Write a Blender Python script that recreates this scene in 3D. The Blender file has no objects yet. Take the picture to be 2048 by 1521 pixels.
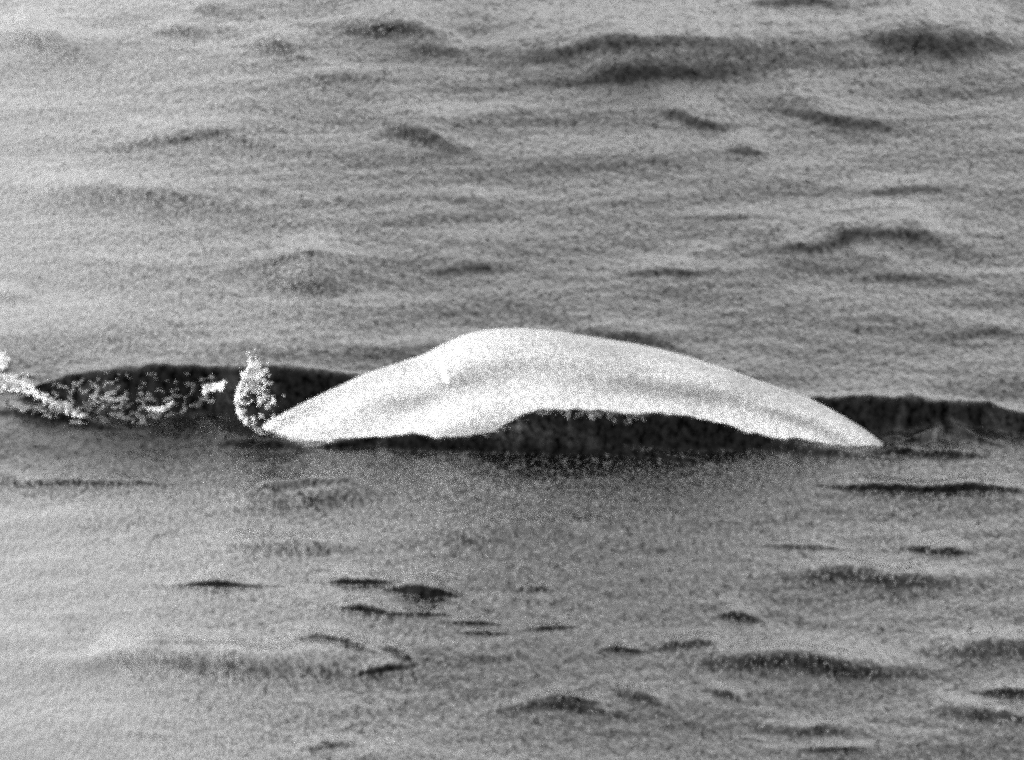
import bpy, bmesh, math, random
import numpy as np
from mathutils import Vector, Matrix, noise as mnoise

random.seed(7); rng = np.random.default_rng(11)
S = bpy.context.scene
R = math.radians
COL = S.collection

# ------------------------------------------------------------------ camera
DEP = R(15.0)                 # how steeply the lens looks down on the water
DIST = 60.0                   # metres from lens to the whale
AIM = Vector((0.0, 0.63, 0.0))
FRAME_W = 4.0                 # metres across the picture at that distance
cam_d = bpy.data.cameras.new('camera')
cam = bpy.data.objects.new('camera', cam_d); COL.objects.link(cam)
cam.location = AIM + Vector((0, -math.cos(DEP) * DIST, math.sin(DEP) * DIST))
cam.rotation_euler = (R(90) - DEP, 0, 0)
cam_d.sensor_width = 36.0
cam_d.lens = 36.0 * DIST / FRAME_W
cam_d.clip_start = 0.5; cam_d.clip_end = 20000
S.camera = cam
C = np.array(cam.location)
W, H = 2048.0, 1521.0         # photograph's own pixels

# ------------------------------------------------------------------ sky, sun, exposure
SUN_EL, SUN_AZ = R(13), R(-108)   # azimuth measured from +Y (away from the camera), negative = left
world = bpy.data.worlds.new("World"); S.world = world
world.use_nodes = True
nt = world.node_tree; nt.nodes.clear()
sky = nt.nodes.new('ShaderNodeTexSky'); sky.sky_type = 'NISHITA'
sky.sun_disc = False
sky.sun_elevation = SUN_EL; sky.sun_rotation = SUN_AZ
sky.air_density = 1.0; sky.dust_density = 1.0; sky.ozone_density = 1.0
bw = nt.nodes.new('ShaderNodeRGBToBW')       # black and white film
bg = nt.nodes.new('ShaderNodeBackground'); bg.inputs['Strength'].default_value = 0.12
wo = nt.nodes.new('ShaderNodeOutputWorld')
nt.links.new(sky.outputs[0], bw.inputs[0]); nt.links.new(bw.outputs[0], bg.inputs['Color'])
nt.links.new(bg.outputs[0], wo.inputs[0])
sd = bpy.data.lights.new('sun', 'SUN'); sd.energy = 0.55; sd.angle = R(18); sd.color = (1, 1, 1)
sun = bpy.data.objects.new('sun', sd); COL.objects.link(sun)
sdir = Vector((math.sin(SUN_AZ) * math.cos(SUN_EL), math.cos(SUN_AZ) * math.cos(SUN_EL), math.sin(SUN_EL)))
sun.rotation_euler = (-sdir).to_track_quat('-Z', 'Y').to_euler()
S.view_settings.view_transform = 'Standard'; S.view_settings.look = 'None'
S.view_settings.exposure = 2.08; S.view_settings.gamma = 1.0
S.cycles.use_denoising = False
S.cycles.use_adaptive_sampling = True      # fast, grainy film
S.cycles.adaptive_threshold = 1.0; S.cycles.adaptive_min_samples = 3
S.cycles.max_bounces = 5
S.cycles.filter_width = 3.9

# ------------------------------------------------------------------ helpers
def tag(o, label=None, cat=None, group=None, kind=None):
    if label: o['label'] = label
    if cat: o['category'] = cat
    if group: o['group'] = group
    if kind: o['kind'] = kind
    return o

def link_mesh(name, me, mat, parent=None, smooth=True):
    if smooth: me.polygons.foreach_set('use_smooth', np.ones(len(me.polygons), dtype=bool))
    me.materials.append(mat)
    o = bpy.data.objects.new(name, me); COL.objects.link(o)
    if parent: o.parent = parent
    return o

def bm_obj(name, bm, mat, parent=None):
    me = bpy.data.meshes.new(name); bm.normal_update(); bm.to_mesh(me); bm.free()
    return link_mesh(name, me, mat, parent)

def grid_mesh(name, X, Y, Z, closed=False):
    """quad sheet from 2-D arrays; closed wraps the second axis"""
    n, m = X.shape
    me = bpy.data.meshes.new(name)
    co = np.stack([X, Y, Z], -1).reshape(-1, 3).astype(np.float32)
    idx = np.arange(n * m).reshape(n, m)
    if closed: idx = np.concatenate([idx, idx[:, :1]], 1)
    q = np.stack([idx[:-1, :-1], idx[:-1, 1:], idx[1:, 1:], idx[1:, :-1]], -1).reshape(-1, 4)
    me.vertices.add(len(co)); me.vertices.foreach_set('co', co.ravel())
    me.loops.add(q.size); me.loops.foreach_set('vertex_index', q.ravel().astype(np.int32))
    me.polygons.add(len(q))
    me.polygons.foreach_set('loop_start', np.arange(0, q.size, 4, dtype=np.int32))
    me.polygons.foreach_set('loop_total', np.full(len(q), 4, dtype=np.int32))
    me.update(calc_edges=True); me.validate()
    return me

sD, cD = math.sin(DEP), math.cos(DEP)
RIGHT = np.array([1., 0, 0]); UP = np.array([0, sD, cD]); FWD = np.array([0, cD, -sD])
PX = FRAME_W / DIST / W
def ray(px, py):
    px = np.asarray(px, float); py = np.asarray(py, float)
    return FWD + (px - W / 2)[..., None] * PX * RIGHT - (py - H / 2)[..., None] * PX * UP
def on_z(px, py, z=0.0):
    d = ray(px, py); t = (z - C[2]) / d[..., 2]
    return C + t[..., None] * d
def on_y(px, py, y):
    d = ray(px, py); t = (y - C[1]) / d[..., 1]
    return C + t[..., None] * d
def sstep(a, b, x):
    t = np.clip((x - a) / (b - a), 0, 1); return t * t * (3 - 2 * t)

# ------------------------------------------------------------------ materials
def new_mat(name):
    m = bpy.data.materials.new(name); m.use_nodes = True
    t = m.node_tree; b = t.nodes['Principled BSDF']; return m, t, b
def nd(t, typ, **kw):
    n = t.nodes.new(typ)
    for k, v in kw.items(): setattr(n, k, v)
    return n
def noise_tex(t, coord, mscale, scale, detail=2.0, rough=0.5, rot=(0, 0, 0)):
    mp = nd(t, 'ShaderNodeMapping'); mp.inputs['Scale'].default_value = mscale
    mp.inputs['Rotation'].default_value = rot
    t.links.new(coord, mp.inputs[0])
    n = nd(t, 'ShaderNodeTexNoise'); n.inputs['Scale'].default_value = scale
    n.inputs['Detail'].default_value = detail; n.inputs['Roughness'].default_value = rough
    t.links.new(mp.outputs[0], n.inputs['Vector']); return n

def water_material():
    m, t, b = new_mat('sea_water')
    g = nd(t, 'ShaderNodeNewGeometry')
    b.inputs['Base Color'].default_value = (.004, .004, .004, 1)
    b.inputs['IOR'].default_value = 1.333
    # sky glare painted into the colour as pale flecks, denser toward the left
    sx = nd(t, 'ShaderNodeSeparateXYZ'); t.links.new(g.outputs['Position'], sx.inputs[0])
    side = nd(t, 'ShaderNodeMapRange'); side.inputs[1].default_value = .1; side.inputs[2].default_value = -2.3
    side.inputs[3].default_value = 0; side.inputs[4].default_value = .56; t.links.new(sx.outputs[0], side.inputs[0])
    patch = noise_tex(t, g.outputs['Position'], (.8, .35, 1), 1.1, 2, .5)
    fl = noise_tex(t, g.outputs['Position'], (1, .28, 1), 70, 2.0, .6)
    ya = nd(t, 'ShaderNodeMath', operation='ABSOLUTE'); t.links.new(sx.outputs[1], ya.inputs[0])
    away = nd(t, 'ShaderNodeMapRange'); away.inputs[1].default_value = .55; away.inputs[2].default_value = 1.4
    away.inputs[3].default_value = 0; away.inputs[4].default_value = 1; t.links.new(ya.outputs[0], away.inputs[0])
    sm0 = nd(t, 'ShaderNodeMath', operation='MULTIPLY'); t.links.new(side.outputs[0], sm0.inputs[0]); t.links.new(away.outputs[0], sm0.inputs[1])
    near = nd(t, 'ShaderNodeMapRange'); near.inputs[1].default_value = -.25; near.inputs[2].default_value = -.6  # more painted brightness, lifting the dark water in front of the whale
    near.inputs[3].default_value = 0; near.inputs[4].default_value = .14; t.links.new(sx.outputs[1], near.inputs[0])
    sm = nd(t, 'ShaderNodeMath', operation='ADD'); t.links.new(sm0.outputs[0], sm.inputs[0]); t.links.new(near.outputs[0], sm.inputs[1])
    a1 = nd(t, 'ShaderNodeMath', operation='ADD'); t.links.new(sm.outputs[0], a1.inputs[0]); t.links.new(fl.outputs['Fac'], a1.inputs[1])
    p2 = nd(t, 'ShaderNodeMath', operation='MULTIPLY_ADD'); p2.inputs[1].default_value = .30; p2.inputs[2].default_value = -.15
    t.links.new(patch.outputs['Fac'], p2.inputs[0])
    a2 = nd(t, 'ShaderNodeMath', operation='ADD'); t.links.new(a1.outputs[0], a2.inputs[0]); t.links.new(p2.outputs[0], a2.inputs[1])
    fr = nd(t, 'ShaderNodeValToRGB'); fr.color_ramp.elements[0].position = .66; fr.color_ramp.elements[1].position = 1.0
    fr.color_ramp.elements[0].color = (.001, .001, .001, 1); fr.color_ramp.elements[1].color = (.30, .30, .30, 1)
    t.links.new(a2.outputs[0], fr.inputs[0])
    nzf = nd(t, 'ShaderNodeSeparateXYZ'); t.links.new(g.outputs['Normal'], nzf.inputs[0])     # painted flecks fade out on steep faces to keep them dark
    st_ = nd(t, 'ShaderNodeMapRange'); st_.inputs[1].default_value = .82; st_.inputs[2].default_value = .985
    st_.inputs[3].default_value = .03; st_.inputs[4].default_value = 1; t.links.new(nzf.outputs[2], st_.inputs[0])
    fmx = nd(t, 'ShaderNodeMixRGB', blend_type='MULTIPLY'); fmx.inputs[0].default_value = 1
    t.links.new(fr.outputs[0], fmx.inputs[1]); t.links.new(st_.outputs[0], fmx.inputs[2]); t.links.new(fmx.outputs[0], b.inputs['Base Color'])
    b.inputs['Roughness'].default_value = 0.24
    fine = noise_tex(t, g.outputs['Position'], (1, .27, 1), 52, 1.5, .5)      # capillary ripples
    mid = noise_tex(t, g.outputs['Position'], (1, .42, 1), 15, 2.0, .5)        # wind ripples
    b1 = nd(t, 'ShaderNodeBump'); b1.inputs['Strength'].default_value = 1.0; b1.inputs['Distance'].default_value = .003
    b2 = nd(t, 'ShaderNodeBump'); b2.inputs['Strength'].default_value = 1.0; b2.inputs['Distance'].default_value = .006
    nz = nd(t, 'ShaderNodeSeparateXYZ'); t.links.new(g.outputs['Normal'], nz.inputs[0])     # steep faces are stretched smooth
    stp = nd(t, 'ShaderNodeMapRange'); stp.inputs[1].default_value = .72; stp.inputs[2].default_value = .97
    stp.inputs[3].default_value = .25; stp.inputs[4].default_value = 1; t.links.new(nz.outputs[2], stp.inputs[0])
    t.links.new(stp.outputs[0], b1.inputs['Strength']); t.links.new(stp.outputs[0], b2.inputs['Strength'])
    t.links.new(mid.outputs['Fac'], b1.inputs['Height'])
    t.links.new(fine.outputs['Fac'], b2.inputs['Height']); t.links.new(b1.outputs[0], b2.inputs['Normal'])
    t.links.new(b2.outputs[0], b.inputs['Normal'])
    film = noise_tex(t, g.outputs['Position'], (1, .25, 1), 40, 2.0, .6)        # uneven surface film
    fm = nd(t, 'ShaderNodeMapRange'); fm.inputs[1].default_value = .32; fm.inputs[2].default_value = .68
    fm.inputs[3].default_value = .05; fm.inputs[4].default_value = .95; t.links.new(film.outputs['Fac'], fm.inputs[0])
    t.links.new(fm.outputs[0], b.inputs['Specular IOR Level'])
    return m

def skin_material():
    m, t, b = new_mat('pale_wet_skin')
    tc = nd(t, 'ShaderNodeTexCoord'); P = tc.outputs['Object']
    mott = noise_tex(t, P, (1, 1, 1), 58, 2, .6)
    blot = noise_tex(t, P, (.35, 1, 1.8), 5, 3, .55)
    r1 = nd(t, 'ShaderNodeValToRGB'); r1.color_ramp.elements[0].position = .32; r1.color_ramp.elements[1].position = .64
    r1.color_ramp.elements[0].color = (.44, .44, .44, 1); r1.color_ramp.elements[1].color = (.84, .84, .84, 1)
    r2 = nd(t, 'ShaderNodeValToRGB'); r2.color_ramp.elements[0].position = .38; r2.color_ramp.elements[1].position = .58
    r2.color_ramp.elements[0].color = (.78, .78, .78, 1); r2.color_ramp.elements[1].color = (1, 1, 1, 1)
    mx = nd(t, 'ShaderNodeMixRGB', blend_type='MULTIPLY'); mx.inputs[0].default_value = 1
    t.links.new(mott.outputs['Fac'], r1.inputs[0]); t.links.new(blot.outputs['Fac'], r2.inputs[0])
    t.links.new(r1.outputs[0], mx.inputs[1]); t.links.new(r2.outputs[0], mx.inputs[2])
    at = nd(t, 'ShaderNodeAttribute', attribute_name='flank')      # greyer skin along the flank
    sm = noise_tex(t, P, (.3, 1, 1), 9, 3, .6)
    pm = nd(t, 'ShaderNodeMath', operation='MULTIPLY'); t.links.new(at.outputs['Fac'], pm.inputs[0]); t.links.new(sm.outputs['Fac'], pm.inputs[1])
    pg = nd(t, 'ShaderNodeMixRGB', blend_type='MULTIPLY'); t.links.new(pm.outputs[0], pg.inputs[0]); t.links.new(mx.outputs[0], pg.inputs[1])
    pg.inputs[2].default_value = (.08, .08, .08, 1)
    t.links.new(pg.outputs[0], b.inputs['Base Color'])
    b.inputs['Roughness'].default_value = .38; b.inputs['IOR'].default_value = 1.4
    bp = nd(t, 'ShaderNodeBump'); bp.inputs['Strength'].default_value = .8; bp.inputs['Distance'].default_value = .006
    t.links.new(mott.outputs['Fac'], bp.inputs['Height']); t.links.new(bp.outputs[0], b.inputs['Normal'])
    return m

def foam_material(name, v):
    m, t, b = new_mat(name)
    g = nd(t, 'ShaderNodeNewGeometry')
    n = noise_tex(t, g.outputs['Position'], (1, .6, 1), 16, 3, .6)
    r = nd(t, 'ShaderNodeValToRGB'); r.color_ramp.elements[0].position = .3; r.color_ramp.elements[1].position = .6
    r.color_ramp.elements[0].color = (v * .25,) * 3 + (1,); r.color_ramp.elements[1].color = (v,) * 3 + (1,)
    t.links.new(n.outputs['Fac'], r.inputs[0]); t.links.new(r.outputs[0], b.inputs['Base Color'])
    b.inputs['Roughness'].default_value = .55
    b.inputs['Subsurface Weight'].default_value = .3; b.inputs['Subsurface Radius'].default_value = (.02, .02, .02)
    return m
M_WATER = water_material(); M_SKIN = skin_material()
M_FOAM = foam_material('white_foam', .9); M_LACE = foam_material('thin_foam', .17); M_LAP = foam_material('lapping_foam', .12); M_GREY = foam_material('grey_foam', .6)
M_SCAR, _t, _b = new_mat('scar_skin'); _b.inputs['Base Color'].default_value = (.93, .93, .93, 1); _b.inputs['Roughness'].default_value = .5

# ------------------------------------------------------------------ whale: one swept body, arched out of the water
xs_top = [300, 420, 480, 515, 538, 596, 660, 718, 775, 840, 884, 936, 987, 1044, 1108, 1173, 1269, 1365, 1461, 1557, 1621, 1685, 1735, 1774, 1845, 1950, 2060]
ys_top = [1000, 905, 872, 853, 840, 811, 779, 750, 731, 714, 693, 671, 661, 656, 659, 671, 690, 712, 738, 773, 799, 834, 865, 893, 948, 1010, 1060]
xs_bot = [520, 538, 551, 590, 654, 700, 770, 850, 940, 965, 1000, 1044, 1108, 1172, 1256, 1313, 1384, 1410, 1486, 1550, 1640, 1685, 1704, 1735, 1774]
ys_bot = [846, 858, 874, 880, 885, 876, 867, 868, 873, 870, 852, 828, 815, 816, 830, 824, 832, 844, 862, 875, 882, 884, 894, 895, 895]
st = np.linspace(300, 2060, 241)                    # stations by photograph column
top = np.interp(st, xs_top, ys_top)
def smooth(a, k):
    ker = np.hanning(k); ker /= ker.sum()
    return np.convolve(np.pad(a, k // 2, mode='reflect', reflect_type='odd'), ker, 'valid')[:len(a)]
top_s = smooth(top, 5)
top_axis = smooth(top, 61)
b_half = smooth(np.interp(st, [300, 380, 480, 600, 800, 1000, 1200, 1400, 1550, 1650, 1762, 1900, 2000, 2060],
                       [.06, .17, .25, .31, .36, .37, .355, .31, .255, .21, .16, .10, .05, .02]), 15)
a_half = smooth(np.interp(st, [300, 380, 480, 600, 800, 1000, 1200, 1400, 1550, 1650, 1762, 1850, 1950, 2060],
                       [.06, .17, .25, .31, .35, .36, .34, .28, .21, .15, .10, .13, .36, .22]), 15)
yc = smooth(np.interp(st, [300, 540, 800, 1000, 1300, 1500, 1650, 1762, 1900, 2060],
                   [-.12, -.10, -.03, 0, -.05, -.12, -.20, -.32, -.42, -.50]), 25)
ext = np.sqrt((b_half * cD) ** 2 + (a_half * sD) ** 2)
scale_px = 1.0 / (PX * DIST)
y_org = H / 2 + .63 * sD * scale_px                 # image row of the origin
zc = ((y_org - top_s) / scale_px - ext - yc * sD) / cD
zc_axis = zc
NS = 96
th = np.linspace(0, 2 * math.pi, NS, endpoint=False)  # 0 = top of back, pi/2 = far side, 3pi/2 = camera side
TH, _ = np.meshgrid(th, st)
def section(thv, i):
    """radial profile: rounded back, a soft groove along the flank and a fat roll under it"""
    r = np.ones_like(thv)
    side = np.abs(((thv + math.pi) % (2 * math.pi)) - math.pi)   # angle away from the top
    r = r - .030 * np.exp(-((side - .78) / .20) ** 2) + .035 * np.exp(-((side - 1.14) / .17) ** 2) - .02 * np.exp(-((side - 1.5) / .2) ** 2)
    return r
rad = section(TH, None)
Xw = np.array([on_y(np.array(st[i]), np.array(843.), yc[i])[0] for i in range(len(st))])
BX = np.repeat(Xw[:, None], NS, 1)
BY = yc[:, None] + a_half[:, None] * np.sin(TH) * rad
BZ = zc[:, None] + b_half[:, None] * np.cos(TH) * rad
# slight unevenness of blubber
for k in range(14):
    fx, ft, ph = rng.uniform(2, 9), rng.integers(1, 5), rng.uniform(0, 6.28)
    BZ += .0016 * np.sin(BX * fx + TH * ft + ph); BY += .0016 * np.cos(BX * fx + TH * ft + ph * 2)
whale_pts = (BX, BY, BZ)

# where the water meets the flank on the camera's side, column by column
q = np.linspace(1.5 * math.pi - 1.45, 2 * math.pi - .02, 300)
BOT = smooth(np.interp(st, xs_bot, ys_bot), 11)
cont_x, cont_y, cont_z = [], [], []
for i in range(len(st)):
    if not (528 <= st[i] <= 1775): continue
    rr = section(q, i)
    yy = yc[i] + a_half[i] * np.sin(q) * rr; zz = zc[i] + b_half[i] * np.cos(q) * rr
    up = y_org - (zz * cD + yy * sD) * scale_px
    B = BOT[i]
    j = int(np.argmin(np.abs(up - B)))
    cont_x.append(Xw[i]); cont_y.append(yy[j]); cont_z.append(zz[j])
cont_x = np.array(cont_x); cont_y = smooth(np.array(cont_y), 7); cont_z = smooth(np.array(cont_z), 11)

# ------------------------------------------------------------------ water: one sheet with every wave as real relief
def axis(lo, hi, step, far):
    core = np.arange(lo, hi + step / 2, step); g = 1.35
    out = []; s, d = hi, step
    while s < far:
        d *= g; s += d; out.append(s)
    inn = []; s, d = lo, step
    while s > -far:
        d *= g; s -= d; inn.append(s)
    return np.array(inn[::-1] + list(core) + out)
gx = axis(-3.3, 3.3, .010, 6000); gy = axis(-5.2, 10.5, .014, 6000)
k0 = np.searchsorted(gy, -5.2 - 1e-6); k1 = np.searchsorted(gy, 1.0)
gy = np.concatenate([gy[:k0], np.arange(-5.2, 1.0, .0075), gy[k1:]])
GX, GY = np.meshgrid(gx, gy)
Z = np.zeros_like(GX)
fade = sstep(-12, -5.2, GY) * (1 - sstep(10.5, 18, GY)) * sstep(-9, -3.3, GX) * (1 - sstep(3.3, 9, GX))
# ambient chop: crests lie across the view
for k in range(70):
    lam = float(np.exp(rng.uniform(math.log(.14), math.log(1.9))))
    ang = rng.normal(0, .65) + math.pi / 2
    kk = 2 * math.pi / lam
    slope = .005 if lam < .5 else .005
    Z += fade * slope * lam / (2 * math.pi) * np.sin(kk * (math.cos(ang) * GX + math.sin(ang) * GY) + rng.uniform(0, 6.28)
          + .8 * np.sin(GX * rng.uniform(.6, 2.2) + rng.uniform(0, 6.28)))

i0, i1 = np.searchsorted(gx, -3.35), np.searchsorted(gx, 3.35)
j0, j1 = np.searchsorted(gy, -5.3), np.searchsorted(gy, 10.6)
def height(x, y):
    """bilinear height in the fine part of the sheet"""
    x = np.asarray(x, float); y = np.asarray(y, float)
    i = np.clip(np.searchsorted(gx, x) - 1, 0, len(gx) - 2); j = np.clip(np.searchsorted(gy, y) - 1, 0, len(gy) - 2)
    u = np.clip((x - gx[i]) / (gx[i + 1] - gx[i]), 0, 1); v = np.clip((y - gy[j]) / (gy[j + 1] - gy[j]), 0, 1)
    return (Z[j, i] * (1 - u) * (1 - v) + Z[j, i + 1] * u * (1 - v) + Z[j + 1, i] * (1 - u) * v + Z[j + 1, i + 1] * u * v)

def wave(top_pts, bot_pts, s, back=7.0, taper=.12, gain=1.0, jag=.025):
    """a wave whose camera-side face (slope s) spans from the lower line to the upper line"""
    global Z
    tx = np.array([p[0] for p in top_pts], float); ty = np.array([p[1] for p in top_pts], float)
    bx = np.array([p[0] for p in bot_pts], float); by = np.array([p[1] for p in bot_pts], float)
    n = 80
    px = np.linspace(max(tx[0], bx[0]), min(tx[-1], bx[-1]), n)
    t = smooth(np.interp(px, tx, ty), 7); b = smooth(np.interp(px, bx, by), 7)
    base = on_z(px, b, 0.0)
    for _ in range(3):                                   # foot rests on the water already there
        hz = height(base[:, 0], base[:, 1])
        d = ray(px, b); tt = (hz - C[2]) / d[:, 2]; base = C + tt[:, None] * d
    depth = np.linalg.norm(base - C, axis=1)
    E = np.maximum(b - t, 1) * PX * depth
    dy = E / (s * cD + sD); Hh = s * dy
    o = np.argsort(base[:, 0]); wx = base[o, 0]
    c0, c1 = np.searchsorted(gx, wx[0] - .02), np.searchsorted(gx, wx[-1] + .02)
    X = gx[c0:c1]
    f = np.interp(X, wx, base[o, 1]); w = np.interp(X, wx, dy[o]); hh = np.interp(X, wx, Hh[o])
    sd_ = float(abs(tx[0]) * .013 + abs(ty[0]) * .029)           # ragged crest line
    j1 = np.array([mnoise.noise(Vector((x * 4.5, sd_, 0))) + .5 * mnoise.noise(Vector((x * 13, sd_, 5))) for x in X])
    j2 = np.array([mnoise.noise(Vector((x * 3.5, sd_, 9))) + .5 * mnoise.noise(Vector((x * 10, sd_, 3))) for x in X])
    f = f + jag * w * j1; hh = hh * (1 + jag * .9 * j2); w = w * (1 + jag * .5 * j2)
    u = (X - wx[0]) / (wx[-1] - wx[0])
    tp = max(taper, 1e-3)
    env = sstep(0, tp, u) * (1 - sstep(1 - tp, 1, u)) * gain
    YY = gy[:, None]
    v = (YY - f) / np.maximum(w, 1e-4)
    rise = .5 * (1 + np.tanh(2.3 * (v - .5)))
    L = np.maximum(back * hh, .02)
    fall = np.exp(-(np.maximum(YY - f - .95 * w, 0) / L) ** 2)
    Z[:, c0:c1] += hh * env * rise * fall

def stroke(pts, t, s, back=7.0, taper=.42):
    ts = t if isinstance(t, (list, tuple)) else [t] * len(pts)
    wave([(p[0], p[1] - k) for p, k in zip(pts, ts)], [(p[0], p[1] + k) for p, k in zip(pts, ts)], s, back, taper, 1.0, .4)

# -- far water
for pts, t, s in [
    ([(-80, 82), (60, 88), (120, 105), (240, 138)], 20, .34), ([(270, 68), (350, 63), (450, 70)], 11, .34),
    ([(470, 88), (560, 100), (640, 122)], 13, .26), ([(540, 155), (650, 153), (790, 160)], 11, .24),
    ([(620, 52), (750, 60), (860, 70), (950, 88)], 18, .36), ([(740, 78), (840, 98), (960, 118)], 14, .26),
    ([(880, 112), (1000, 125), (1150, 115), (1300, 100), (1450, 105), (1620, 95)], 22, .36),
    ([(1000, 165), (1150, 168), (1250, 157), (1570, 145)], 14, .38),
    ([(1640, 72), (1780, 86), (1900, 95), (2130, 78)], [18, 34, 26, 26], .40),
    ([(1280, 213), (1340, 228), (1400, 250), (1500, 262)], 11, .5),
    ([(1490, 208), (1580, 222), (1680, 243), (1760, 250), (1850, 252)], 14, .42),
    ([(130, 300), (250, 292), (340, 280), (430, 271), (500, 284), (590, 293)], 11, .42),
    ([(720, 275), (800, 262), (880, 284), (970, 296)], 19, .34),
    ([(-60, 402), (150, 395), (330, 390), (420, 410), (570, 420)], 16, .22),
    ([(1430, 298), (1490, 305), (1560, 316)], 9, .3), ([(1640, 402), (1800, 384), (1960, 374)], 9, .22),
    ([(1420, 506), (1560, 498), (1640, 503), (1720, 476), (1820, 476), (1900, 492), (2010, 502)], 14, .42),
    ([(1220, 550), (1330, 545), (1440, 546)], 9, .36), ([(410, 546), (500, 535), (600, 519), (750, 512)], 9, .36),
    ([(510, 556), (600, 572), (730, 570)], 22, .34), ([(820, 548), (930, 540), (1040, 536)], 11, .24),
    ([(1640, 562), (1800, 555), (1960, 556)], 13, .22), ([(-60, 588), (10, 592), (80, 603)], 9, .4),
    ([(1750, 668), (1900, 670), (2130, 658)], 15, .2), ([(1060, 640), (1180, 662), (1320, 690), (1480, 728)], 11, .24),
    ([(380, 15), (450, 20)], 8, .24), ([(1410, 14), (1580, 13), (1760, 20)], 11, .3),
    ([(1240, 440), (1500, 436), (1640, 440)], 8, .18), ([(1580, 440), (1740, 415), (1900, 420)], 8, .2),
    ([(100, 520), (260, 534), (400, 540)], 7, .2), ([(800, 395), (980, 405), (1100, 400)], 10, .18),
    ]: stroke(pts, t, s * .52, 16.0, .5)
for pts, t, s in [([(760, 95), (1000, 140), (1300, 130), (1600, 110), (1850, 100), (2250, 95)], 48, .20), ([(-80, 95), (60, 100), (260, 130)], 26, .16),
                  ([(1200, 520), (1700, 500), (2150, 520)], 34, .11), ([(-60, 405), (200, 405), (450, 420)], 26, .12), ([(-100, 1325), (300, 1330), (850, 1335)], 40, .13),
                  ([(1300, 1335), (1600, 1340), (1950, 1355)], 34, .14), ([(1450, 1165), (1700, 1165), (2050, 1180)], 26, .12)]: stroke(pts, t, s * .4, 14, .5)
# -- the swell the whale heaves up on either side
wave([(20, 795), (130, 750), (250, 735), (350, 729), (480, 731), (570, 733), (650, 740), (740, 753), (1000, 770)],
     [(20, 805), (150, 815), (250, 835), (330, 838), (420, 828), (480, 842), (560, 862), (650, 862), (1000, 862)], 1.0, 2.2, .06)
stroke([(-60, 812), (20, 822), (100, 835), (200, 850), (310, 865)], [10, 12, 11, 10, 4], .75, 5)
wave([(1480, 800), (1640, 797), (1750, 794), (1850, 794), (1960, 804), (2060, 828), (2250, 850)],
     [(1480, 862), (1640, 866), (1760, 872), (1860, 862), (1960, 852), (2060, 872), (2250, 894)], .8, 2.6, .05)
stroke([(1700, 905), (1790, 904), (1880, 908), (2000, 915)], [3, 9, 9, 3], .6, 4, .4)
stroke([(1690, 826), (1800, 830), (1880, 846), (1960, 880), (2060, 900)], 7, .5, 4)
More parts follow.
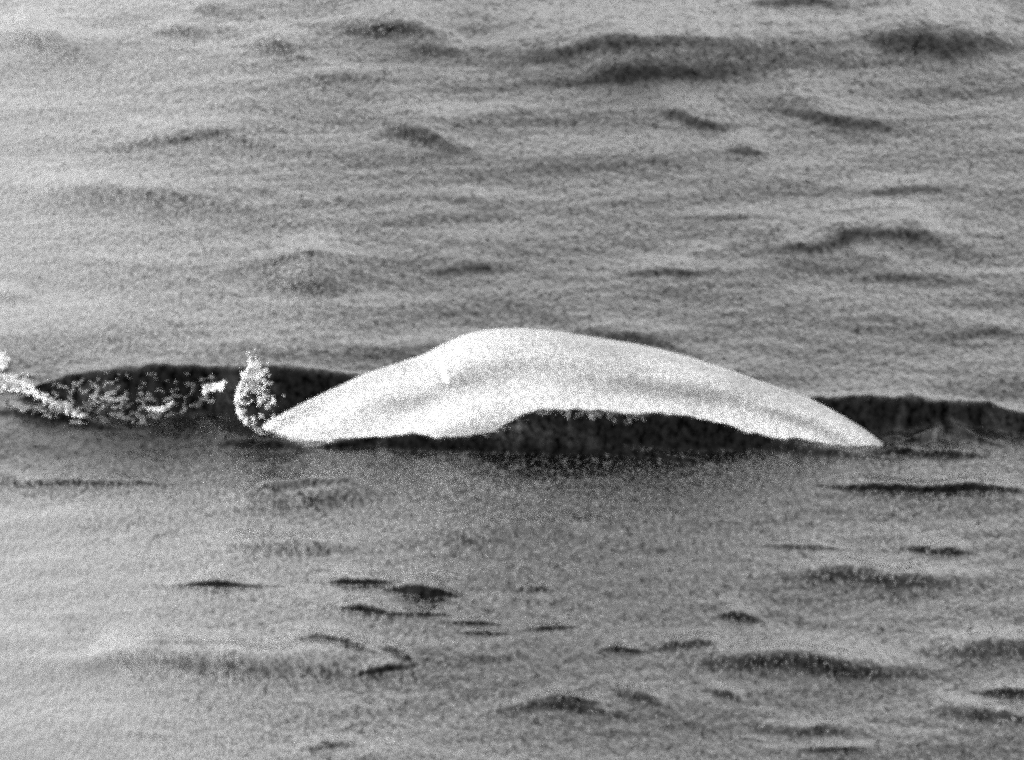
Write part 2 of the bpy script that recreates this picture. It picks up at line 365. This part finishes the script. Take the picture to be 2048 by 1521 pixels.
# -- near water
stroke([(400, 880), (530, 890), (640, 893)], 13, .45)
stroke([(600, 895), (700, 889), (800, 881), (900, 885), (1000, 893), (1100, 898), (1200, 903), (1300, 911), (1400, 925), (1460, 942)],
       [5, 8, 8, 8, 9, 9, 8, 6, 5, 4], 1.0, 4, .1)
stroke([(1240, 880), (1400, 884), (1560, 894), (1700, 908), (1790, 926), (1870, 932)], [8, 12, 14, 14, 12, 6], .4, 5)
stroke([(1590, 962), (1700, 974), (1850, 981), (1950, 977), (2130, 980)], [6, 8, 7, 9, 9], .85, 5)
for pts, t, s in [
    ([(430, 998), (550, 990), (650, 974), (760, 968)], 13, .32), ([(420, 1014), (620, 1008), (800, 985)], 20, .2),
    ([(-60, 965), (200, 968), (420, 965)], 6, .3),
    ([(280, 1174), (380, 1170), (430, 1169), (480, 1172), (600, 1173)], [2, 5, 9, 5, 2], .9),
    ([(610, 1163), (690, 1164), (740, 1165), (830, 1175)], [3, 8, 7, 3], 1.0),
    ([(740, 1172), (825, 1181), (865, 1186), (950, 1190)], [3, 12, 12, 3], 1.15),
    ([(650, 1212), (735, 1221), (810, 1233)], 6, .75), ([(740, 1229), (830, 1228), (920, 1230)], 4, .6),
    ([(870, 1243), (950, 1246), (1030, 1248)], 4, .6), ([(900, 1264), (970, 1267), (1040, 1269)], 3, .5), ([(1030, 1262), (1090, 1257), (1170, 1252)], 4, .55),
    ([(560, 1282), (640, 1275), (690, 1285), (740, 1301), (780, 1310)], 9, .7),
    ([(-60, 1320), (100, 1325), (300, 1330), (500, 1330), (640, 1336), (820, 1330)], 24, .32),
    ([(690, 1353), (760, 1341), (840, 1326)], 7, .7), ([(750, 1288), (800, 1308), (840, 1326)], 6, .55),
    ([(1510, 1163), (1620, 1150), (1700, 1150), (1780, 1164), (2000, 1168)], 14, .42),
    ([(1420, 1230), (1480, 1235), (1540, 1241)], 8, .4), ([(1190, 1296), (1240, 1300), (1300, 1302)], 6, .5),
    ([(1290, 1297), (1400, 1290), (1460, 1292)], 9, .55),
    ([(1310, 1332), (1400, 1321), (1500, 1325), (1600, 1331), (1700, 1347), (1850, 1350), (1920, 1356)], [8, 16, 15, 16, 14, 11, 6], .52),
    ([(1800, 1300), (1930, 1300), (2048, 1308), (2250, 1310)], 17, .36), ([(1930, 1382), (2048, 1386), (2150, 1386)], 8, .75),
    ([(930, 1440), (1000, 1421), (1100, 1410), (1200, 1424), (1310, 1441)], 9, .42), ([(1200, 1376), (1280, 1395), (1360, 1417)], 10, .36),
    ([(1070, 1390), (1150, 1400), (1230, 1408)], 8, .3), ([(1400, 1375), (1500, 1405)], 8, .25),
    ([(1780, 1091), (1870, 1100), (1970, 1106)], 8, .4), ([(1500, 1090), (1620, 1095), (1730, 1100)], 6, .22),
    ([(220, 1465), (280, 1470), (340, 1476)], 5, .3), ([(590, 1496), (650, 1492), (720, 1488)], 8, .3),
    ([(1480, 1455), (1620, 1462), (1760, 1472)], 12, .2), ([(380, 1090), (600, 1100), (760, 1090)], 14, .24),
    ([(1580, 1500), (1680, 1502), (1760, 1496)], 6, .25), ([(230, 1280), (380, 1285), (470, 1290)], 9, .25),
    ([(1010, 1180), (1080, 1180), (1130, 1184)], 6, .28), ([(1830, 1420), (2048, 1440), (2150, 1440)], 14, .22),
    ]: stroke(pts, t, s * (.5 if s > .33 and pts[0][0] > 900 and max(t if isinstance(t, list) else [t]) > 8.5 else 1.0))
# churned water where the head went under
def turb(x, y):
    r = np.zeros_like(x)
    rr = np.random.default_rng(5)
    for k in range(40):
        lam = float(np.exp(rr.uniform(math.log(.05), math.log(.28)))); a = rr.uniform(0, math.pi)
        r += lam * .022 * np.sin(2 * math.pi / lam * (math.cos(a) * x + .6 * math.sin(a) * y) + rr.uniform(0, 6.28) + 1.5 * np.sin(7 * x + k))
    return r
cx, cy = on_z(np.array(210.), np.array(790.))[:2]
zone = np.exp(-((GX - cx) / .42) ** 4 - ((GY - cy + .1) / .4) ** 4)
Z += zone * turb(GX, GY) * .3
cx2, cy2 = on_z(np.array(1830.), np.array(860.))[:2]
Z += np.exp(-((GX - cx2) / .42) ** 4 - ((GY - cy2) / .42) ** 4) * turb(GX * 1.2 + 3.3, GY * 1.3) * .22
cx3, cy3 = on_z(np.array(1180.), np.array(880.))[:2]
Z += np.exp(-((GX - cx3) / .62) ** 4 - ((GY - cy3) / .22) ** 4) * turb(GX * 1.4 + 5.1, GY * 1.4) * .3
# water lapping up the near flank
ctx = np.concatenate([cont_x]); ch = cont_z - height(cont_x, cont_y) + .015 * np.array([mnoise.noise(Vector((x * 9, 3.3, 0))) + .6 * mnoise.noise(Vector((x * 26, 7.3, 0))) for x in cont_x])
c0, c1 = np.searchsorted(gx, cont_x[0]), np.searchsorted(gx, cont_x[-1])
X = gx[c0:c1]; f = np.interp(X, cont_x, cont_y); hh = np.interp(X, cont_x, ch)
u = (X - X[0]) / (X[-1] - X[0]); env = sstep(0, .05, u) * (1 - sstep(.985, 1, u))
V = gy[:, None] - f
prof = np.where(V < 0, np.exp(-np.abs(V / (.03 + .42 * np.abs(hh))) ** 2.4), np.exp(-(np.maximum(V - .08, 0) / .1) ** 2))
Z[:, c0:c1] += hh * env * prof
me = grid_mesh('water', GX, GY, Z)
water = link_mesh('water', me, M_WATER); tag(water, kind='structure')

# ------------------------------------------------------------------ whale object
wl = bpy.data.objects.new('whale', None); COL.objects.link(wl)
wl.location = (float(Xw[120]), 0, 0)
tag(wl, 'pale white whale arching its humped back out of the dark water', 'whale')
me = grid_mesh('body', BX - wl.location.x, BY, BZ, closed=True)
bm = bmesh.new(); bm.from_mesh(me); bm.verts.ensure_lookup_table()
rings = [[bm.verts[row * NS + k] for k in range(NS)] for row in (0, len(st) - 1)]
for ring in rings:
    c = bm.verts.new(sum((v.co for v in ring), Vector()) / NS)
    for k in range(NS):
        bm.faces.new((ring[k], ring[(k + 1) % NS], c))
bmesh.ops.recalc_face_normals(bm, faces=bm.faces)
bm.to_mesh(me); bm.free()
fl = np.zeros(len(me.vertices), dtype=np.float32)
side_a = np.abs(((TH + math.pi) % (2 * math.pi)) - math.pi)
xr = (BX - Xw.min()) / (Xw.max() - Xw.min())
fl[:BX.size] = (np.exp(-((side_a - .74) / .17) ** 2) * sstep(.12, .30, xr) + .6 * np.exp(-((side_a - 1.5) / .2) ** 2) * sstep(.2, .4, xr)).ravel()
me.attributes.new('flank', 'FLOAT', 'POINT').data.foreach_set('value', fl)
body = link_mesh('body', me, M_SKIN, wl)
# the pale scratch on its side
from mathutils.bvhtree import BVHTree
bv = BVHTree.FromPolygons([tuple(v) for v in np.stack([BX, BY, BZ], -1).reshape(-1, 3)], [tuple(p.vertices) for p in me.polygons if max(p.vertices) < BX.size])
def on_body(px, py):
    d = Vector(ray(np.array(float(px)), np.array(float(py)))).normalized()
    return bv.ray_cast(Vector(C), d)
bm = bmesh.new()
pts = [(879, 703, 1.5), (883, 722, 3.5), (887, 740, 5), (890, 755, 6.5), (895, 767, 4)]
rows = []
for px, py, w in pts:
    row = []
    for k, lift in ((-1, .0005), (0, .004), (1, .0005)):
        p, n, _, _ = on_body(px + k * w, py); row.append(bm.verts.new(p + n * lift - wl.location))
    rows.append(row)
for a, b in zip(rows, rows[1:]):
    for k in range(2): bm.faces.new((a[k], a[k + 1], b[k + 1], b[k]))
bmesh.ops.recalc_face_normals(bm, faces=bm.faces)
bm_obj('scar', bm, M_SCAR, wl)['label'] = 'short white upright scratch on the whale\'s side'

# ------------------------------------------------------------------ spray and foam
def fuse(o, voxel):
    md = o.modifiers.new('fuse', 'REMESH'); md.mode = 'VOXEL'; md.voxel_size = voxel; md.use_smooth_shade = True
    sm = o.modifiers.new('soften', 'SMOOTH'); sm.iterations = 3; sm.factor = .5
    return o
def hit_water(px, py):
    d = ray(np.array(float(px)), np.array(float(py)))
    ts = np.linspace(DIST - 8, DIST + 8, 6000); P = C + ts[:, None] * d
    below = P[:, 2] < height(P[:, 0], P[:, 1])
    return P[int(np.argmax(below))]
def lump(bm, c, r, n=.35, flat=1.0, seed=0, sub=2, stretch=1.0):
    g = bmesh.ops.create_icosphere(bm, subdivisions=sub, radius=1.0)
    for v in g['verts']:
        p = v.co.copy()
        k = 1 + n * mnoise.noise(p * 1.7 + Vector((seed * 3.1, seed * 7.7, seed))) + n * .3 * mnoise.noise(p * 3.1 + Vector((seed, 0, seed * 2.3)))
        v.co = Vector((p.x * r * k * stretch, p.y * r * k, p.z * r * k * flat)) + Vector(c)
def tube(bm, pts, rads, sides=7):
    rings = []
    for i, (p, r) in enumerate(zip(pts, rads)):
        a = Vector(pts[max(i - 1, 0)]); b = Vector(pts[min(i + 1, len(pts) - 1)])
        t = (b - a).normalized(); n = t.cross(Vector((0, 1, .2))).normalized(); m = t.cross(n)
        rings.append([bm.verts.new(Vector(p) + (n * math.cos(2 * math.pi * k / sides) + m * math.sin(2 * math.pi * k / sides)) * r) for k in range(sides)])
    for a, b in zip(rings, rings[1:]):
        for k in range(sides): bm.faces.new((a[k], a[(k + 1) % sides], b[(k + 1) % sides], b[k]))
    bm.faces.new(rings[0]); bm.faces.new(rings[-1][::-1])


def fbm(x, y, sx, sy, seed):
    out = np.empty(x.shape)
    for idx in np.ndindex(x.shape):
        p = Vector((x[idx] * sx, y[idx] * sy, seed))
        out[idx] = mnoise.noise(p) + .5 * mnoise.noise(p * 2.1 + Vector((3, 1, 0))) + .25 * mnoise.noise(p * 4.3)
    return out
def torn_sheet(name, xs, ys, mask, place, mat, parent=None, thick=.004, origin=None, min_faces=10):
    """froth: the cells of a sheet where the mask is positive, torn into holes and threads"""
    PXg, PYg = np.meshgrid(xs, ys); f = mask(PXg, PYg)
    pts = place(PXg, PYg, f)
    n, m = f.shape; idx = np.arange(n * m).reshape(n, m)
    cf = (f[:-1, :-1] + f[:-1, 1:] + f[1:, 1:] + f[1:, :-1]) / 4
    keep = cf > 0
    lab = np.zeros(keep.shape, int); cur = 0; ok = np.zeros_like(keep)      # drop crumbs
    for a, b in zip(*np.nonzero(keep)):
        if lab[a, b]: continue
        cur += 1; stack = [(a, b)]; lab[a, b] = cur; comp = []
        while stack:
            p, q = stack.pop(); comp.append((p, q))
            for dp, dq in ((0, 1), (0, -1), (1, 0), (-1, 0)):
                u, v = p + dp, q + dq
                if 0 <= u < keep.shape[0] and 0 <= v < keep.shape[1] and keep[u, v] and not lab[u, v]:
                    lab[u, v] = cur; stack.append((u, v))
        if len(comp) >= min_faces:
            for c in comp: ok[c] = True
    q = np.stack([idx[:-1, :-1], idx[1:, :-1], idx[1:, 1:], idx[:-1, 1:]], -1)[ok]
    used, inv = np.unique(q, return_inverse=True); q = inv.reshape(q.shape)
    co = pts.reshape(-1, 3)[used]; o0 = co.mean(0) if origin is None else origin
    me = bpy.data.meshes.new(name); me.from_pydata([tuple(c - o0) for c in co], [], [tuple(map(int, a)) for a in q])
    o = link_mesh(name, me, mat, parent)
    if origin is None: o.location = o0
    sm = o.modifiers.new('soften', 'SMOOTH'); sm.iterations = 4; sm.factor = .5
    so = o.modifiers.new('thickness', 'SOLIDIFY'); so.thickness = thick; so.offset = 1
    return o
def hit_many(PXg, PYg):
    d = ray(PXg, PYg); sh = PXg.shape; d = d.reshape(-1, 3); out = np.empty_like(d)
    ts = np.linspace(DIST - 5, DIST + 5, 1600)
    for k in range(0, len(d), 1500):
        dd = d[k:k + 1500]; Pz = C[2] + ts[None] * dd[:, 2:3]
        hz = height(C[0] + ts[None] * dd[:, 0:1], C[1] + ts[None] * dd[:, 1:2])
        t = ts[np.argmax(Pz < hz, 1)]
        out[k:k + 1500] = C + t[:, None] * dd
    return out.reshape(sh + (3,))
def on_sea(PXg, PYg, f):
    p = hit_many(PXg, PYg); p[..., 2] += .002 + .006 * np.clip(f, 0, 1); return p

# the spray: a torn curtain of water with a bright left rim and a plume at its top
sp = bpy.data.objects.new('water_splash', None); COL.objects.link(sp)
base = on_y(np.array(520.), np.array(870.), -.2); sp.location = (base[0], -.2, 0)
tag(sp, 'tall white splash of spray where the whale\'s left end enters the water', 'splash')
L0 = np.array(sp.location)
def P(px, py, y=-.2): return on_y(np.array(float(px)), np.array(float(py)), y) - L0
RIMX = [497, 486, 479, 476, 478, 486, 500, 520, 543, 570]
RIMY = [735, 762, 785, 806, 822, 838, 852, 866, 880, 890]
def spray_mask(x, y):
    d = np.full(x.shape, 1e9); rr = np.linspace(0, 1, 60); tk = np.linspace(0, 1, 10)
    for a, b in zip(np.interp(rr, tk, RIMX), np.interp(rr, tk, RIMY)):
        d = np.minimum(d, np.hypot(x - a, y - b))
    edge = np.interp(y, RIMY, RIMX)
    n1 = fbm(x, y, .052, .034, 3.0); n2 = fbm(x, y, .16, .11, 9.0)
    rim = 1.0 - .9 * np.clip(n2 + .1, 0, 1) - d / (3.2 + 2.5 * n2 + .035 * np.maximum(y - 840, 0))
    pl = 1.15 - np.hypot((x - 503 - .25 * (750 - y)) / (9 + .16 * (y - 735)), (y - 746) / 24.0) + .9 * n2
    wx, wy = x + 16 * n1, y + 16 * n2                     # torn, swirling water
    n3 = fbm(wx, wy, .06, .036, 17.0)
    r2 = ((x - 516) / 46) ** 2 + ((y - 800) / 66) ** 2
    body = (.12 - np.abs(n3)) * 3.0 + .5 * n2 - .55 * np.clip(r2 - .55, 0, 2) - np.clip((x - 515) / 60, 0, 1) * .25
    body = np.where((x > edge) & (y > 742), body, -1)
    for sx_, sy_, tx_, ty_, w_ in ((503, 745, 498, 704, 5), (507, 745, 514, 712, 4), (512, 755, 530, 742, 5), (492, 760, 483, 744, 5)):   # flung tongues
        u = np.clip(((x - sx_) * (tx_ - sx_) + (y - sy_) * (ty_ - sy_)) / ((tx_ - sx_) ** 2 + (ty_ - sy_) ** 2), 0, 1)
        pl = np.maximum(pl, 1 - np.hypot(x - sx_ - u * (tx_ - sx_), y - sy_ - u * (ty_ - sy_)) / (w_ * (1.1 - .7 * u)) + .5 * n2)
    return np.maximum(np.maximum(rim, pl), body)
def spray_place(x, y, f):
    n = fbm(x, y, .05, .04, 21.0)
    yw = -.22 + .06 * n + .05 * np.clip((x - 500) / 60, 0, 1)
    d = ray(x, y); t = (yw - C[1]) / d[..., 1]
    return C + t[..., None] * d
torn_sheet('spray_curtain', np.arange(462, 580, 1.3), np.arange(700, 896, 1.3), spray_mask, spray_place, M_FOAM, sp, .010, L0, 8)
bm = bmesh.new()
for i in range(40):
    if i < 20: x, y = random.gauss(512, 16), random.uniform(698, 745)
    else:
        a = random.uniform(-1.3, 1.3); rr = random.uniform(.3, 1.05); x = 520 + 48 * rr * math.cos(a); y = 800 + 55 * rr * math.sin(a)
    if y > 870 or x > 568: continue
    lump(bm, P(x, y, -.2 + random.uniform(-.08, .08)), random.uniform(.0015, .0042), .3, random.uniform(.9, 2.0), i, 1)
tag(bm_obj('droplets', bm, M_FOAM, sp), kind='stuff')

# froth lying on the water
G = 'white foam left on the churned water'
def blob_mask(cps, seed, rough=.55, hole=0.0):
    def f(x, y):
        d = np.full(x.shape, -9.0)
        for (x0, y0, r0), (x1, y1, r1) in zip(cps, cps[1:]):
            for u in np.linspace(0, 1, 9):
                d = np.maximum(d, 1 - np.hypot((x - x0 - u * (x1 - x0)) / 1.15, y - y0 - u * (y1 - y0)) / (r0 + u * (r1 - r0)))
        return d + rough * fbm(x, y, .13, .19, seed) - hole - .6 * np.clip(.09 - np.abs(fbm(x, y, .06, .10, seed + 50)), 0, 1) / .09
    return f
def foam_patch(name, label, cps, seed, rough=.95, crumbs=14, hole=0.0, mat=None):
    a = np.array(cps)
    o = torn_sheet(name, np.arange(a[:, 0].min() - 16, a[:, 0].max() + 16, 1.6), np.arange(a[:, 1].min() - 14, a[:, 1].max() + 14, 1.6),
                   blob_mask(cps, seed, rough, hole), on_sea, mat or M_FOAM, None, .003, None, crumbs)
    return tag(o, label, 'foam', G)
foam_patch('foam_patch', 'small jagged white foam patch just left of the splash', [(408, 788, 5), (416, 778, 8), (428, 778, 7), (440, 776, 8), (447, 768, 5)], 2.0)
foam_patch('foam_patch', 'long slanting white foam streak near the left edge of the churned water', [(66, 788, 7), (84, 797, 8), (104, 808, 8), (126, 816, 10), (142, 822, 9), (166, 834, 5)], 5.0, 1.7, 5, .0, M_GREY)
foam_patch('foam_patch', 'short thin white foam fleck under the dark swell, between streak and splash', [(300, 821, 4), (318, 822, 6), (330, 819, 5), (345, 808, 4)], 8.0, 1.1, 8, .0, M_GREY)
foam_patch('foam_crest', 'broad heap of white foam cut by the left edge of the view',
           [(-80, 775, 20), (-30, 768, 24), (5, 764, 26), (28, 768, 24), (56, 774, 16)], 12.0, 1.7, 6, .0, M_GREY)['kind'] = 'stuff'
foam_patch('foam_crest', 'narrow upright tuft of white foam at the left edge, above the broad heap', [(-60, 715, 20), (-20, 712, 16), (6, 718, 11), (8, 735, 9)], 15.0, .7, 40)
def lace_mask(x, y):
    n = fbm(x, y, .035, .06, 31.0); n2 = fbm(x, y, .09, .15, 33.0)
    low = 850 - np.clip(x - 290, 0, 999) * .30 - np.clip(140 - x, 0, 999) * .25
    high = 742 + np.clip(130 - x, 0, 999) * .35
    inz = np.minimum(np.minimum((low - y) / 14, (y - high) / 10), np.minimum((430 - x) / 30, (x - 10) / 30))
    return np.minimum((.16 - np.abs(n)) * 3 + .35 * n2 - .12 + .25 * np.clip((y - 790) / 40, -1, 1) * .6, inz)
def lace_place(x, y, f):
    p = hit_many(x, y); p[..., 2] += .002 + .003 * np.clip(f, 0, 1); return p
lace = torn_sheet('foam', np.arange(8, 434, 2.2), np.arange(738, 856, 2.2), lace_mask, lace_place, M_LACE, None, .002, None, 5)
tag(lace, 'thin grey mottled foam spread over the churned swell left of the splash', 'foam', kind='stuff')
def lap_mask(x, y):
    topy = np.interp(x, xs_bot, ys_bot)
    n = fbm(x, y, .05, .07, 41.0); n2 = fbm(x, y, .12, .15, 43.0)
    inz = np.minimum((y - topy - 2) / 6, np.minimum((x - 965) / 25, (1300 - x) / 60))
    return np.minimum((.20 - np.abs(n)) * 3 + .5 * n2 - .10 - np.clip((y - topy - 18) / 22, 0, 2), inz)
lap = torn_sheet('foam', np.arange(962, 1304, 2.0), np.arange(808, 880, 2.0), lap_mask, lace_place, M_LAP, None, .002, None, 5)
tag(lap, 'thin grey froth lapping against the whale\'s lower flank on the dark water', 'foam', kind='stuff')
